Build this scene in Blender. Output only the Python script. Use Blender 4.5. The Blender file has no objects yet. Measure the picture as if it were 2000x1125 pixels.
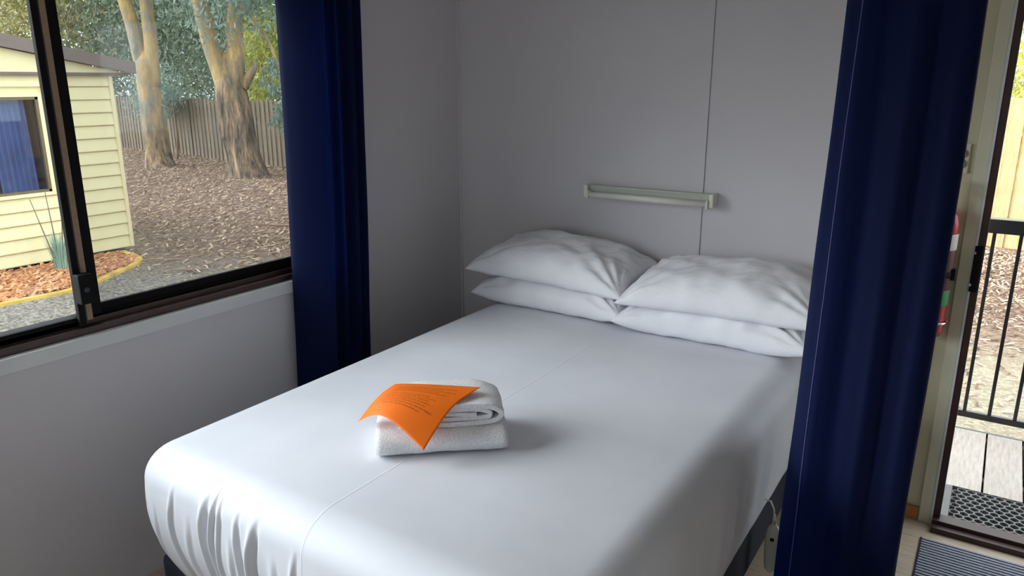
import bpy, bmesh, math, random
import numpy as np
from mathutils import Vector, Matrix, noise as mnoise
random.seed(7); RNG = np.random.default_rng(11)
SC = bpy.context.scene
COL = SC.collection
PI = math.pi

# ------------------------------------------------------------------ camera
CAMP = Vector((2.29, -3.05, 1.65))
cam_d = bpy.data.cameras.new('camera'); cam = bpy.data.objects.new('camera', cam_d); COL.objects.link(cam)
cam_d.sensor_width = 36.0; cam_d.lens = 36.0 * 1470.0 / 2000.0
cam_d.clip_start = 0.02; cam_d.clip_end = 300
cam.location = CAMP
cam.rotation_euler = (math.radians(90 - 15.3), 0, math.radians(33.0))
SC.camera = cam
# ------------------------------------------------------------------ sky, sun, exposure
W = bpy.data.worlds.new('sky'); SC.world = W; W.use_nodes = True
bg = W.node_tree.nodes['Background']
bg.inputs[0].default_value = (0.86, 0.94, 1.0, 1); bg.inputs[1].default_value = 2.1
sun_d = bpy.data.lights.new('sun', 'SUN'); sun = bpy.data.objects.new('sun', sun_d); COL.objects.link(sun)
sun_d.energy = 4.6; sun_d.angle = math.radians(50); sun_d.color = (0.93, 0.97, 1.0)
sun.rotation_euler = Vector((0.72, 0.52, -0.46)).to_track_quat('-Z', 'Y').to_euler()
SC.view_settings.view_transform = 'Standard'; SC.view_settings.look = 'None'
SC.view_settings.gamma = 1.0; SC.view_settings.use_curve_mapping = False
SC.view_settings.exposure = 0.6

# ------------------------------------------------------------------ helpers
def lin(c):
    out = []
    for v in c[:3]:
        v = v / 255.0
        out.append(v / 12.92 if v <= 0.04045 else ((v + 0.055) / 1.055) ** 2.4)
    return (out[0], out[1], out[2], 1.0)

class N:
    """tiny node-tree builder around a principled material"""
    def __init__(s, name):
        s.m = bpy.data.materials.new(name); s.m.use_nodes = True
        s.t = s.m.node_tree; s.b = s.t.nodes['Principled BSDF']; s.out = s.t.nodes['Material Output']
        s._co = None
    def node(s, typ, **kw):
        n = s.t.nodes.new(typ)
        for k, v in kw.items(): setattr(n, k, v)
        return n
    def link(s, a, b): s.t.links.new(a, b)
    def co(s, which='Object'):
        if s._co is None: s._co = s.node('ShaderNodeTexCoord')
        return s._co.outputs[which]
    def noise(s, scale, detail=4, rough=.55, stretch=None, which='Object'):
        n = s.node('ShaderNodeTexNoise'); n.inputs['Scale'].default_value = scale
        n.inputs['Detail'].default_value = detail; n.inputs['Roughness'].default_value = rough
        src = s.co(which)
        if stretch:
            mp = s.node('ShaderNodeMapping'); mp.inputs['Scale'].default_value = stretch
            s.link(src, mp.inputs[0]); src = mp.outputs[0]
        s.link(src, n.inputs['Vector']); return n.outputs['Fac']
    def ramp(s, fac, stops):
        r = s.node('ShaderNodeValToRGB'); e = r.color_ramp.elements
        while len(e) < len(stops): e.new(.5)
        for i, (p, c) in enumerate(stops): e[i].position = p; e[i].color = c
        s.link(fac, r.inputs[0]); return r.outputs[0]
    def mix(s, fac, a, b):
        m = s.node('ShaderNodeMix', data_type='RGBA')
        for v, i in ((fac, 0), (a, 6), (b, 7)):
            if hasattr(v, 'is_output') or isinstance(v, bpy.types.NodeSocket): s.link(v, m.inputs[i])
            else: m.inputs[i].default_value = v
        return m.outputs[2]
    def math(s, op, a, b=None, c=None):
        m = s.node('ShaderNodeMath', operation=op)
        for i, v in enumerate((a, b, c)):
            if v is None: continue
            if isinstance(v, bpy.types.NodeSocket): s.link(v, m.inputs[i])
            else: m.inputs[i].default_value = v
        return m.outputs[0]
    def xyz(s, which='Object'):
        n = s.node('ShaderNodeSeparateXYZ'); s.link(s.co(which), n.inputs[0]); return n.outputs
    def bump(s, h, strength=.3, dist=.01):
        b = s.node('ShaderNodeBump'); b.inputs['Strength'].default_value = strength; b.inputs['Distance'].default_value = dist
        s.link(h, b.inputs['Height']); s.link(b.outputs[0], s.b.inputs['Normal']); return b
    def base(s, c):
        if isinstance(c, bpy.types.NodeSocket): s.link(c, s.b.inputs['Base Color'])
        else: s.b.inputs['Base Color'].default_value = c
    def set(s, **kw):
        for k, v in kw.items(): s.b.inputs[k.replace('_', ' ')].default_value = v
        return s

def plain(name, rgb, rough=.6, var=.06, scale=6, bump=0, bscale=200, **kw):
    n = N(name); c = lin(rgb)
    lo = tuple(max(0, v * (1 - var)) for v in c[:3]) + (1,); hi = tuple(min(1, v * (1 + var)) for v in c[:3]) + (1,)
    n.base(n.ramp(n.noise(scale, 5), [(.3, lo), (.7, hi)])); n.set(Roughness=rough, **kw)
    if bump: n.bump(n.noise(bscale, 3), bump, .002)
    return n.m

def mesh(name, verts, faces, mat, parent=None, smooth=False, kind=None):
    me = bpy.data.meshes.new(name); me.from_pydata([tuple(v) for v in verts], [], faces); me.update()
    return link(name, me, mat, parent, smooth, kind)
def link(name, me, mat, parent=None, smooth=False, kind=None):
    if smooth: me.polygons.foreach_set('use_smooth', [True] * len(me.polygons))
    if mat is not None and not me.materials: me.materials.append(mat)
    o = bpy.data.objects.new(name, me); COL.objects.link(o)
    if parent: o.parent = parent
    if kind: o['kind'] = kind
    return o
def empty(name, loc=(0, 0, 0), rz=0):
    o = bpy.data.objects.new(name, None); COL.objects.link(o); o.location = loc; o.rotation_euler = (0, 0, rz)
    o.empty_display_size = .05; return o
def tag(o, label=None, cat=None, group=None, kind=None):
    if label: o['label'] = label
    if cat: o['category'] = cat
    if group: o['group'] = group
    if kind: o['kind'] = kind
    return o
def bm_box(bm, lo, hi, bevel=0):
    r = bmesh.ops.create_cube(bm, size=1)
    c = [(a + b) / 2 for a, b in zip(lo, hi)]; d = [abs(b - a) for a, b in zip(lo, hi)]
    for v in r['verts']: v.co = Vector((v.co.x * d[0] + c[0], v.co.y * d[1] + c[1], v.co.z * d[2] + c[2]))
    if bevel:
        es = {e for v in r['verts'] for e in v.link_edges}
        bmesh.ops.bevel(bm, geom=list(es), offset=bevel, segments=2, affect='EDGES', profile=.6)
def boxes(name, lst, mat, parent=None, bevel=0, kind=None):
    bm = bmesh.new()
    for lo, hi in lst: bm_box(bm, lo, hi, bevel)
    me = bpy.data.meshes.new(name); bm.to_mesh(me); bm.free()
    return link(name, me, mat, parent, False, kind)
def box(name, lo, hi, mat, parent=None, bevel=0, kind=None): return boxes(name, [(lo, hi)], mat, parent, bevel, kind)

def tube_geo(pts, radii, seg=12, jitter=0, seed=0, cap=True):
    pts = [Vector(p) for p in pts]; n = len(pts); V = []; F = []
    ref = Vector((1, 0, 0)) if abs((pts[-1] - pts[0]).normalized().x) < .9 else Vector((0, 1, 0))
    for i, p in enumerate(pts):
        t = (pts[min(i + 1, n - 1)] - pts[max(i - 1, 0)]).normalized()
        a = (ref - t * ref.dot(t)).normalized(); b = t.cross(a)
        for k in range(seg):
            th = 2 * PI * k / seg; r = radii[i]
            if jitter: r *= 1 + jitter * mnoise.noise(Vector((math.cos(th) * 1.7 + seed, math.sin(th) * 1.7, p.z * .9))) + jitter * .5 * mnoise.noise(Vector((math.cos(th) * 5 + seed, math.sin(th) * 5, p.z * 1.3)))
            V.append(p + a * (r * math.cos(th)) + b * (r * math.sin(th)))
    for i in range(n - 1):
        for k in range(seg):
            k2 = (k + 1) % seg
            F.append((i * seg + k, i * seg + k2, (i + 1) * seg + k2, (i + 1) * seg + k))
    if cap:
        F.append(tuple(range(seg))[::-1]); F.append(tuple((n - 1) * seg + k for k in range(seg)))
    return V, F
def tube(name, pts, radii, mat, parent=None, seg=12, **kw):
    if not hasattr(radii, '__len__'): radii = [radii] * len(pts)
    V, F = tube_geo(pts, radii, seg, **kw); return mesh(name, V, F, mat, parent, True)
def lathe(name, prof, mat, parent=None, seg=28, org=(0, 0, 0)):
    V = []; F = []
    for r, z in prof:
        for k in range(seg): V.append((org[0] + r * math.cos(2 * PI * k / seg), org[1] + r * math.sin(2 * PI * k / seg), org[2] + z))
    for i in range(len(prof) - 1):
        for k in range(seg):
            k2 = (k + 1) % seg; F.append((i * seg + k, i * seg + k2, (i + 1) * seg + k2, (i + 1) * seg + k))
    F.append(tuple(range(seg))[::-1]); F.append(tuple((len(prof) - 1) * seg + k for k in range(seg)))
    return mesh(name, V, F, mat, parent, True)
def catmull(pts, n):
    P = [np.array(p, float) for p in pts]; P = [2 * P[0] - P[1]] + P + [2 * P[-1] - P[-2]]
    out = []; m = len(P) - 3
    for i in range(n):
        s = i / (n - 1) * m; k = min(int(s), m - 1); t = s - k; a, b, c, d = P[k:k + 4]
        out.append(.5 * (2 * b + (c - a) * t + (2 * a - 5 * b + 4 * c - d) * t * t + (3 * b - a - 3 * c + d) * t ** 3))
    return np.array(out)
def grid_faces(nu, nv, off=0, flip=False):
    F = []
    for i in range(nu - 1):
        for j in range(nv - 1):
            q = (off + i * nv + j, off + (i + 1) * nv + j, off + (i + 1) * nv + j + 1, off + i * nv + j + 1)
            F.append(q[::-1] if flip else q)
    return F
def nz(x, y, z=0): return mnoise.noise(Vector((x, y, z)))

# ------------------------------------------------------------------ materials
M = {}
M['wall'] = plain('grey_wall_paint', (208, 204, 208), .55, .02, 3)
M['cream_wall'] = plain('cream_wall_paint', (205, 199, 168), .5, .03, 4)
M['cream_trim'] = plain('cream_gloss_trim', (214, 211, 186), .4, .04, 9)
M['white_trim'] = plain('white_sill_paint', (214, 216, 216), .4, .04, 8)
M['ceiling'] = plain('ceiling_paint', (226, 224, 220), .7, .02, 3)
M['bronze'] = plain('dark_bronze_aluminium', (20, 17, 17), .7, .12, 30, Specular_IOR_Level=.15)
M['bronze_brown'] = plain('brown_aluminium', (62, 42, 38), .4, .1, 30, Metallic=.2)
M['grey_alu'] = plain('grey_aluminium', (60, 60, 66), .4, .1, 30, Metallic=.3)
M['tan_strip'] = plain('tan_wool_strip', (150, 128, 104), .8, .1, 60)
M['black'] = plain('black_plastic', (8, 8, 10), .7, .1, 40, Specular_IOR_Level=.2)
M['black_metal'] = plain('black_powdercoat', (22, 22, 24), .22, .1, 40)
M['white_plastic'] = plain('aged_white_plastic', (222, 222, 208), .4, .04, 20)
M['tube_glass'] = plain('tube_glass', (230, 230, 220), .15, .02, 20)
M['grey_plastic'] = plain('grey_batten', (196, 198, 186), .4, .04, 20)
M['chrome'] = plain('chrome', (200, 200, 205), .15, .03, 20, Metallic=1.0)
M['red'] = plain('red_enamel', (170, 20, 24), .3, .06, 10)
M['label_white'] = plain('white_label', (225, 222, 215), .5, .03, 10)
M['label_dark'] = plain('dark_red_label', (84, 18, 24), .5, .2, 80)
M['green'] = plain('green_label', (40, 140, 80), .5, .1, 30)
M['navy_base'] = plain('navy_bed_base_fabric', (28, 31, 48), .9, .12, 120, .3, 500)
M['switch_ring'] = plain('switch_ring', (150, 146, 124), .5, .05, 20)
M['skirting'] = plain('varnished_skirting', (176, 124, 66), .5, .15, 12)

def floor_mat():
    n = N('floor_vinyl'); g = n.noise(9, 6, .6, (1, 14, 1))
    n.base(n.ramp(g, [(.3, lin((168, 150, 128))), (.7, lin((206, 190, 168)))])); n.set(Roughness=.45); return n.m
M['floor'] = floor_mat()

def sheet_mat():
    n = N('white_cotton_sheet'); x, y, z = n.xyz()
    n.base(n.ramp(n.noise(4, 3), [(.3, lin((208, 211, 219))), (.7, lin((217, 219, 226)))]))
    n.set(Roughness=.55); n.b.inputs['Sheen Weight'].default_value = .15
    # pressed centre crease plus faint weave
    wob = n.math('MULTIPLY', n.math('SUBTRACT', n.noise(2.2, 2), .5), .012)
    d = n.math('ABSOLUTE', n.math('SUBTRACT', n.math('ADD', x, wob), 1.09))
    ridge = n.math('SUBTRACT', 1.0, n.math('SMOOTH_MIN', n.math('DIVIDE', d, .004), 1.0, .2))
    h = n.math('ADD', n.math('MULTIPLY', ridge, .45), n.math('MULTIPLY', n.noise(14, 3), .25))
    n.bump(h, .35, .004); return n.m
M['sheet'] = sheet_mat()
def pillow_mat():
    n = N('white_pillowcase')
    n.base(n.ramp(n.noise(5, 3), [(.3, lin((230, 230, 236))), (.7, lin((238, 238, 242)))]))
    n.set(Roughness=.6); n.b.inputs['Sheen Weight'].default_value = .15
    x, y, z = n.xyz()
    hem = n.math('LESS_THAN', n.math('ABSOLUTE', n.math('ADD', x, .305)), .0022)
    n.bump(n.math('ADD', n.noise(9, 5, .62, (1, 2.2, 1)), n.math('MULTIPLY', hem, .22)), .5, .012); return n.m
M['pillow'] = pillow_mat()
def towel_mat():
    n = N('white_terry'); n.base(n.ramp(n.noise(260, 2), [(.3, lin((214, 216, 222))), (.7, lin((246, 246, 248)))]))
    n.set(Roughness=.95); n.b.inputs['Sheen Weight'].default_value = .3
    n.bump(n.noise(330, 3, .7), .8, .004); return n.m
M['towel'] = towel_mat()
def curtain_mat(name, c, trans):
    n = N(name); x, y, z = n.xyz()
    weave = n.noise(40, 3, .6, (1, 1, 30))
    a = lin(c); hi = tuple(v * 1.25 for v in a[:3]) + (1,)
    n.base(n.ramp(weave, [(.3, a), (.7, hi)])); n.set(Roughness=.8)
    n.b.inputs['Sheen Weight'].default_value = .07; n.b.inputs['Sheen Roughness'].default_value = .4
    n.b.inputs['Sheen Tint'].default_value = lin((90, 120, 200))
    n.b.inputs['Specular IOR Level'].default_value = .2
    tr = n.node('ShaderNodeBsdfTranslucent'); tr.inputs[0].default_value = lin((70, 124, 215))
    mx = n.node('ShaderNodeMixShader'); mx.inputs[0].default_value = trans
    n.link(n.b.outputs[0], mx.inputs[1]); n.link(tr.outputs[0], mx.inputs[2]); n.link(mx.outputs[0], n.out.inputs[0])
    return n.m
M['curtain'] = curtain_mat('royal_blue_curtain', (4, 16, 50), .28)
M['thread'] = plain('pale_hem_thread', (84, 84, 136), .7, .1, 50)

def paper_mat():
    n = N('orange_printed_paper'); u, v, _ = n.xyz('UV')
    # printed lines: bands across the sheet, broken into words
    fr = n.math('FRACT', n.math('MULTIPLY', v, 21.0)); band = n.math('LESS_THAN', fr, .42)
    row = n.math('FLOOR', n.math('MULTIPLY', v, 21.0))
    wn = n.node('ShaderNodeTexWhiteNoise', noise_dimensions='1D'); n.link(row, wn.inputs['W'])
    on = n.math('GREATER_THAN', wn.outputs['Value'], .34)
    end = n.math('ADD', .55, n.math('MULTIPLY', wn.outputs['Value'], .35))
    inx = n.math('MULTIPLY', n.math('GREATER_THAN', u, .13), n.math('LESS_THAN', u, end))
    iny = n.math('MULTIPLY', n.math('GREATER_THAN', v, .22), n.math('LESS_THAN', v, .86))
    nn = n.node('ShaderNodeTexNoise'); nn.inputs['Scale'].default_value = 1; nn.inputs['Detail'].default_value = 2
    mp = n.node('ShaderNodeMapping'); mp.inputs['Scale'].default_value = (80, 21, 1); n.link(n.co('UV'), mp.inputs[0]); n.link(mp.outputs[0], nn.inputs['Vector'])
    word = n.math('GREATER_THAN', nn.outputs['Fac'], .44)
    ink = n.math('MULTIPLY', n.math('MULTIPLY', band, on), n.math('MULTIPLY', n.math('MULTIPLY', inx, iny), word))
    # small centred heading mark
    hu = n.math('LESS_THAN', n.math('ABSOLUTE', n.math('SUBTRACT', u, .52)), .06); hv = n.math('LESS_THAN', n.math('ABSOLUTE', n.math('SUBTRACT', v, .94)), .012)
    ink = n.math('MULTIPLY', n.math('MAXIMUM', ink, n.math('MULTIPLY', hu, hv)), .55)
    n.base(n.mix(ink, lin((255, 124, 0)), lin((96, 44, 10)))); n.set(Roughness=.6)
    tr = n.node('ShaderNodeBsdfTranslucent'); tr.inputs[0].default_value = lin((255, 110, 10))
    mx = n.node('ShaderNodeMixShader'); mx.inputs[0].default_value = .18
    n.link(n.b.outputs[0], mx.inputs[1]); n.link(tr.outputs[0], mx.inputs[2]); n.link(mx.outputs[0], n.out.inputs[0])
    return n.m
M['paper'] = paper_mat()

def glass_mat(name, tint, refl=.06):
    n = N(name); t = n.node('ShaderNodeBsdfTransparent'); t.inputs[0].default_value = tint
    g = n.node('ShaderNodeBsdfGlossy'); g.inputs['Roughness'].default_value = .02
    fr = n.node('ShaderNodeFresnel')
    ge = n.node('ShaderNodeNewGeometry')   # same outer reflectance on both faces of the thin pane
    n.link(n.math('MULTIPLY_ADD', ge.outputs['Backfacing'], 1 / 1.45 - 1.45, 1.45), fr.inputs[0])
    mx = n.node('ShaderNodeMixShader'); n.link(fr.outputs[0], mx.inputs[0])
    n.link(t.outputs[0], mx.inputs[1]); n.link(g.outputs[0], mx.inputs[2]); n.link(mx.outputs[0], n.out.inputs[0]); return n.m
M['glass'] = glass_mat('window_glass', (.96, .97, .97, 1))
def screen_mat():
    n = N('grey_insect_mesh'); t = n.node('ShaderNodeBsdfTransparent')
    d = n.node('ShaderNodeBsdfDiffuse'); d.inputs[0].default_value = lin((120, 124, 124))
    mx = n.node('ShaderNodeMixShader'); mx.inputs[0].default_value = .22
    n.link(t.outputs[0], mx.inputs[1]); n.link(d.outputs[0], mx.inputs[2]); n.link(mx.outputs[0], n.out.inputs[0]); return n.m
M['screen'] = screen_mat()

def wood(name, lo, hi, stretch=(8, 8, 1), scale=6, rough=.7, bump=.3):
    n = N(name); g = n.noise(scale, 6, .65, stretch); i = n.node('ShaderNodeObjectInfo')
    c = n.ramp(g, [(.25, lin(lo)), (.75, lin(hi))])
    hs = n.node('ShaderNodeHueSaturation'); n.link(c, hs.inputs['Color'])
    n.link(n.math('ADD', .8, n.math('MULTIPLY', i.outputs['Random'], .4)), hs.inputs['Value']); n.base(hs.outputs[0])
    n.set(Roughness=rough); n.bump(g, bump, .004); return n.m
M['old_paling'] = wood('weathered_paling', (98, 86, 70), (140, 124, 100))
M['new_paling'] = wood('pale_pine_paling', (168, 138, 92), (204, 178, 132))
M['deck'] = wood('grey_composite_deck', (150, 140, 130), (196, 186, 174), (10, 1, 1), 9, .6, .5)
M['weatherboard'] = plain('cream_weatherboard', (226, 217, 170), .5, .03, 6)
M['roof'] = plain('grey_brown_roof', (112, 100, 94), .6, .08, 8)
M['cabin_trim'] = plain('cream_cabin_trim', (228, 216, 172), .5, .03, 6)
M['cabin_frame'] = plain('bronze_cabin_window', (110, 96, 70), .45, .1, 20)
M['cabin_curtain'] = plain('blue_cabin_curtain', (58, 84, 138), .8, .2, 5)
M['cabin_net'] = plain('pink_grey_net', (170, 150, 160), .8, .1, 6)
M['dim_interior'] = plain('shaded_interior', (62, 70, 92), .7, .1, 5)  # dark tone paints in the gloom of the room behind the cabin window
M['kerb'] = plain('yellow_kerb_paint', (202, 170, 78), .8, .35, 5)
M['rubber'] = plain('black_rubber', (26, 26, 28), .6, .1, 50)
M['rubber_grey'] = plain('worn_rubber', (112, 112, 110), .7, .1, 60)

def ground_mat():
    n = N('yard_ground'); x, y, z = n.xyz()
    big = n.noise(.5, 4); fine = n.noise(15, 8, .9); chips = n.noise(13, 6, .8, (1, 1.6, 1))
    mulch = n.ramp(chips, [(.36, lin((74, 53, 41))), (.5, lin((124, 97, 78))), (.64, lin((186, 156, 128)))])
    vo = n.node('ShaderNodeTexVoronoi'); vo.inputs['Scale'].default_value = 46; n.link(n.co(), vo.inputs['Vector'])
    sp_ = n.node('ShaderNodeSeparateColor'); n.link(vo.outputs['Color'], sp_.inputs[0])
    fine = n.math('ADD', n.math('MULTIPLY', sp_.outputs[0], .55), n.math('MULTIPLY', fine, .45))
    grav = n.ramp(fine, [(.25, lin((94, 89, 82))), (.5, lin((136, 129, 118))), (.78, lin((182, 174, 158)))])
    f = n.math('ADD', n.math('SUBTRACT', y, n.math('ADD', 3.6, n.math('MULTIPLY', x, .22))), n.math('MULTIPLY', n.math('SUBTRACT', big, .5), 5.0))
    f = n.math('SMOOTHSTEP', f, -1.0, 1.4) if False else n.math('MULTIPLY_ADD', f, .4, .5)
    cl = n.node('ShaderNodeClamp'); n.link(f, cl.inputs[0])
    sx = n.node('ShaderNodeClamp'); n.link(n.math('MULTIPLY_ADD', x, .35, .5), sx.inputs[0])
    grav = n.mix(n.math('MULTIPLY', sx.outputs[0], .4), grav, lin((206, 190, 152)))  # sunlight painted into the gravel: paler and yellower towards the door side
    n.base(n.mix(cl.outputs[0], grav, mulch)); n.set(Roughness=.95)
    n.bump(n.math('ADD', chips, fine), .9, .03); return n.m
M['ground'] = ground_mat()
def bedmulch():
    n = N('orange_bark_mulch'); c = n.noise(16, 6, .75, (1, 1.5, 1))
    n.base(n.ramp(c, [(.3, lin((100, 62, 42))), (.5, lin((168, 112, 74))), (.75, lin((214, 168, 122)))])); n.set(Roughness=.95)
    n.bump(c, 1.0, .04); return n.m
M['bedmulch'] = bedmulch()
def chipmat(name, a, b):
    n = N(name); ge = n.node('ShaderNodeNewGeometry')
    n.base(n.ramp(ge.outputs['Random Per Island'], [(.0, lin(a)), (.6, lin(tuple((p + q) / 2 for p, q in zip(a, b)))), (1.0, lin(b))])); n.set(Roughness=.9); return n.m
M['chip'] = chipmat('bark_chips', (84, 60, 46), (210, 186, 158))
M['chip_orange'] = chipmat('orange_chips', (150, 92, 58), (226, 176, 126))

def bark_mat(name, seed):
    n = N(name)
    patch = n.noise(2.6, 6, .7, (1, 1, .35)); str_ = n.noise(9, 6, .75, (1, 1, .16))
    x, y, z = n.xyz()
    smooth_b = n.ramp(patch, [(.36, lin((124, 120, 106))), (.47, lin((156, 150, 130))), (.53, lin((190, 156, 96))), (.60, lin((206, 182, 128))), (.68, lin((140, 128, 112)))])
    rough_b = n.ramp(str_, [(.38, lin((48, 40, 34))), (.48, lin((112, 97, 82))), (.56, lin((150, 126, 98))), (.66, lin((206, 172, 128)))])
    low = n.math('MULTIPLY_ADD', n.math('ADD', z, n.math('MULTIPLY', n.math('SUBTRACT', patch, .5), 2.2)), .9, seed)
    cl = n.node('ShaderNodeClamp'); n.link(low, cl.inputs[0])
    n.base(n.mix(cl.outputs[0], rough_b, smooth_b)); n.set(Roughness=.85); n.bump(str_, .8, .05); return n.m
M['bark_a'] = bark_mat('gum_bark', -.4)
M['bark_b'] = bark_mat('ragged_gum_bark', -1.6)
def leafmat(name, a, b, c):
    n = N(name); ge = n.node('ShaderNodeNewGeometry'); f = n.math('ADD', n.math('MULTIPLY', n.noise(1.3, 5, .75), .7), n.math('MULTIPLY', ge.outputs['Random Per Island'], .3))
    n.base(n.ramp(f, [(.3, lin(a)), (.5, lin(b)), (.7, lin(c))])); n.set(Roughness=.6)
    tr = n.node('ShaderNodeBsdfTranslucent'); tr.inputs[0].default_value = lin(c)
    mx = n.node('ShaderNodeMixShader'); mx.inputs[0].default_value = .3
    n.link(n.b.outputs[0], mx.inputs[1]); n.link(tr.outputs[0], mx.inputs[2]); n.link(mx.outputs[0], n.out.inputs[0]); return n.m
M['leaf_grey'] = leafmat('grey_green_leaves', (84, 104, 84), (120, 142, 118), (164, 180, 150))
M['leaf_blue'] = leafmat('blue_green_leaves', (96, 120, 110), (128, 152, 140), (168, 190, 176))
M['leaf_olive'] = leafmat('olive_leaves', (92, 96, 60), (140, 142, 92), (186, 178, 122))
M['leaf_yellow'] = leafmat('yellow_green_leaves', (120, 136, 50), (176, 184, 84), (226, 220, 130))
M['leaf_green'] = leafmat('mid_green_leaves', (72, 104, 60), (110, 146, 84), (168, 190, 120))
M['plant'] = leafmat('blue_grass', (128, 160, 146), (160, 190, 172), (190, 212, 196))
M['twig'] = plain('brown_twig', (120, 100, 76), .8, .2, 10)

# ------------------------------------------------------------------ room shell
S = 'structure'
RX, RY, RZ = 4.3, -5.6, 2.4      # right wall x, back wall y, ceiling z
DX0, DX1, DZ = 2.25, 3.12, 2.06  # door opening in the head wall
WY0, WY1, WZ0, WZ1 = -3.95, -0.92, 0.90, 2.06   # window opening in the left wall
box('floor', (-.1, RY - .1, -.12), (RX + .1, .05, 0), M['floor'], kind=S)
box('ceiling', (-.1, RY - .1, RZ), (RX + .1, .1, RZ + .12), M['ceiling'], kind=S)
boxes('wall_left', [((-.1, RY, 0), (0, .1, WZ0)), ((-.1, RY, WZ1), (0, .1, RZ)), ((-.1, WY1, WZ0), (0, .1, WZ1)), ((-.1, RY, WZ0), (0, WY0, WZ1))], M['wall'], kind=S)
head = boxes('wall_head', [((0, .007, 0), (DX0, .05, RZ)), ((DX1, .007, 0), (RX, .05, RZ)), ((DX0, .007, DZ), (DX1, .05, RZ))], M['wall'], kind=S)
box('panel', (0.0, 0, 0), (1.2555, .0075, RZ), M['wall'], head, .0015)
box('panel', (1.2605, 0, 0), (1.95, .0075, RZ), M['wall'], head, .0015)
tag(boxes('panel', [((1.953, 0, 0), (DX0, .0075, RZ)), ((DX0, 0, DZ), (DX1, .0075, RZ)), ((DX1, 0, 0), (RX, .0075, RZ))], M['cream_wall'], head), 'cream painted wall panel around the doorway')
box('wall_right', (RX, RY, 0), (RX + .1, .1, RZ), M['wall'], kind=S)
boxes('wall_back', [((0, RY - .1, 0), (RX, RY, .8)), ((0, RY - .1, 2.1), (RX, RY, RZ)), ((0, RY - .1, .8), (.5, RY, 2.1)), ((2.7, RY - .1, .8), (RX, RY, 2.1))], M['wall'], kind=S)
box('trim_1', (0, -.009, 0), (.009, 0, RZ), M['wall'], kind=S)           # corner bead
# door trims
t2 = empty('trim_2', (0, 0, 0)); t2['kind'] = S
box('architrave', (2.205, -.013, 0), (2.244, 0, DZ + .05), M['cream_trim'], t2, .002)
box('architrave', (DX1 - .004, -.013, 0), (DX1 + .045, 0, DZ + .05), M['cream_trim'], t2, .002)
box('architrave', (2.244, -.013, DZ), (DX1 - .004, 0, DZ + .05), M['cream_trim'], t2, .002)
box('jamb_edge', (2.244, -.016, 0), (2.2525, .02, DZ), M['white_trim'], t2, .001)
box('baseboard_head', (1.9, -.012, 0), (2.203, 0, .055), M['skirting'], kind=S)
for nm, px, pz in (('a', 2.226, 1.72), ('b', 2.224, 1.60), ('c', 2.222, 1.34)):
    lathe('nail_head', [(.0012, -.0006), (.0014, .0004)], M['label_dark'], t2, 8).location = (px, -.0132, pz)
d1 = empty('door_1', (0, 0, 0)); d1['kind'] = S
box('door_frame', (2.2525, -.012, 0), (2.276, .05, DZ), M['bronze_brown'], d1, .002)
box('door_frame', (DX1 - .03, -.012, 0), (DX1 - .004, .05, DZ), M['bronze_brown'], d1, .002)
box('door_frame', (2.276, -.012, DZ - .03), (DX1 - .03, .05, DZ), M['bronze_brown'], d1, .002)
boxes('door_sill', [((2.2525, -.075, .0), (DX1 - .004, -.035, .022)), ((2.2525, -.04, .0), (DX1 - .004, .02, .036)), ((2.2525, .02, .0), (DX1 - .004, .05, .012))], M['bronze_brown'], d1, .002)
sp = box('strike_plate', (2.246, -.020, .935), (2.272, -.0125, 1.10), M['black'], d1, .002)
for z in (.96, 1.075): box('screw', (2.2455, -.0225, z - .005), (2.2515, -.0195, z + .005), M['chrome'], sp, .001)

# ------------------------------------------------------------------ window in the left wall
w1 = empty('window_1', (0, 0, 0)); w1['kind'] = S
XO, XI = -.085, -.004
box('frame_bottom', (XO, WY0, WZ0), (XI, WY1, WZ0 + .022), M['bronze_brown'], w1, .002)
box('frame_track', (XO, WY0, WZ0 + .0215), (-.052, WY1, WZ0 + .05), M['bronze'], w1, .002)
box('frame_track', (-.036, WY0, WZ0 + .0215), (-.030, WY1, WZ0 + .040), M['bronze_brown'], w1, .001)
box('frame_top', (XO, WY0, WZ1 - .045), (XI, WY1, WZ1), M['bronze'], w1, .002)
box('frame_side', (XO, WY0, WZ0 + .05), (XI, WY0 + .035, WZ1 - .045), M['bronze'], w1, .002)
box('frame_side', (XO, WY1 - .035, WZ0 + .05), (XI, WY1, WZ1 - .045), M['bronze'], w1, .002)
zb, zt = WZ0 + .05, WZ1 - .045
# sliding sash on the camera side (left pane)
sl = empty('sliding_sash'); sl.parent = w1
box('stile', (-.030, -1.930, WZ0 + .023), (-.012, -1.910, zt), M['bronze'], sl, .002)
box('stile', (-.050, WY0 + .036, WZ0 + .04), (-.024, WY0 + .07, zt), M['bronze'], sl, .002)
box('rail', (-.050, WY0 + .07, WZ0 + .023), (-.030, -1.928, WZ0 + .052), M['bronze'], sl, .002)
box('rail', (-.050, WY0 + .07, zt - .03), (-.028, -1.928, zt), M['bronze'], sl, .002)
box('pane', (-.041, WY0 + .06, WZ0 + .045), (-.037, -1.900, zt - .02), M['glass'], sl)
box('bead', (-.030, -1.910, WZ0 + .03), (-.017, -1.905, zt), M['bronze_brown'], sl, .001)
box('weather_strip', (-.032, -1.905, WZ0 + .04), (-.016, -1.887, zt), M['tan_strip'], sl, .001)
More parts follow.
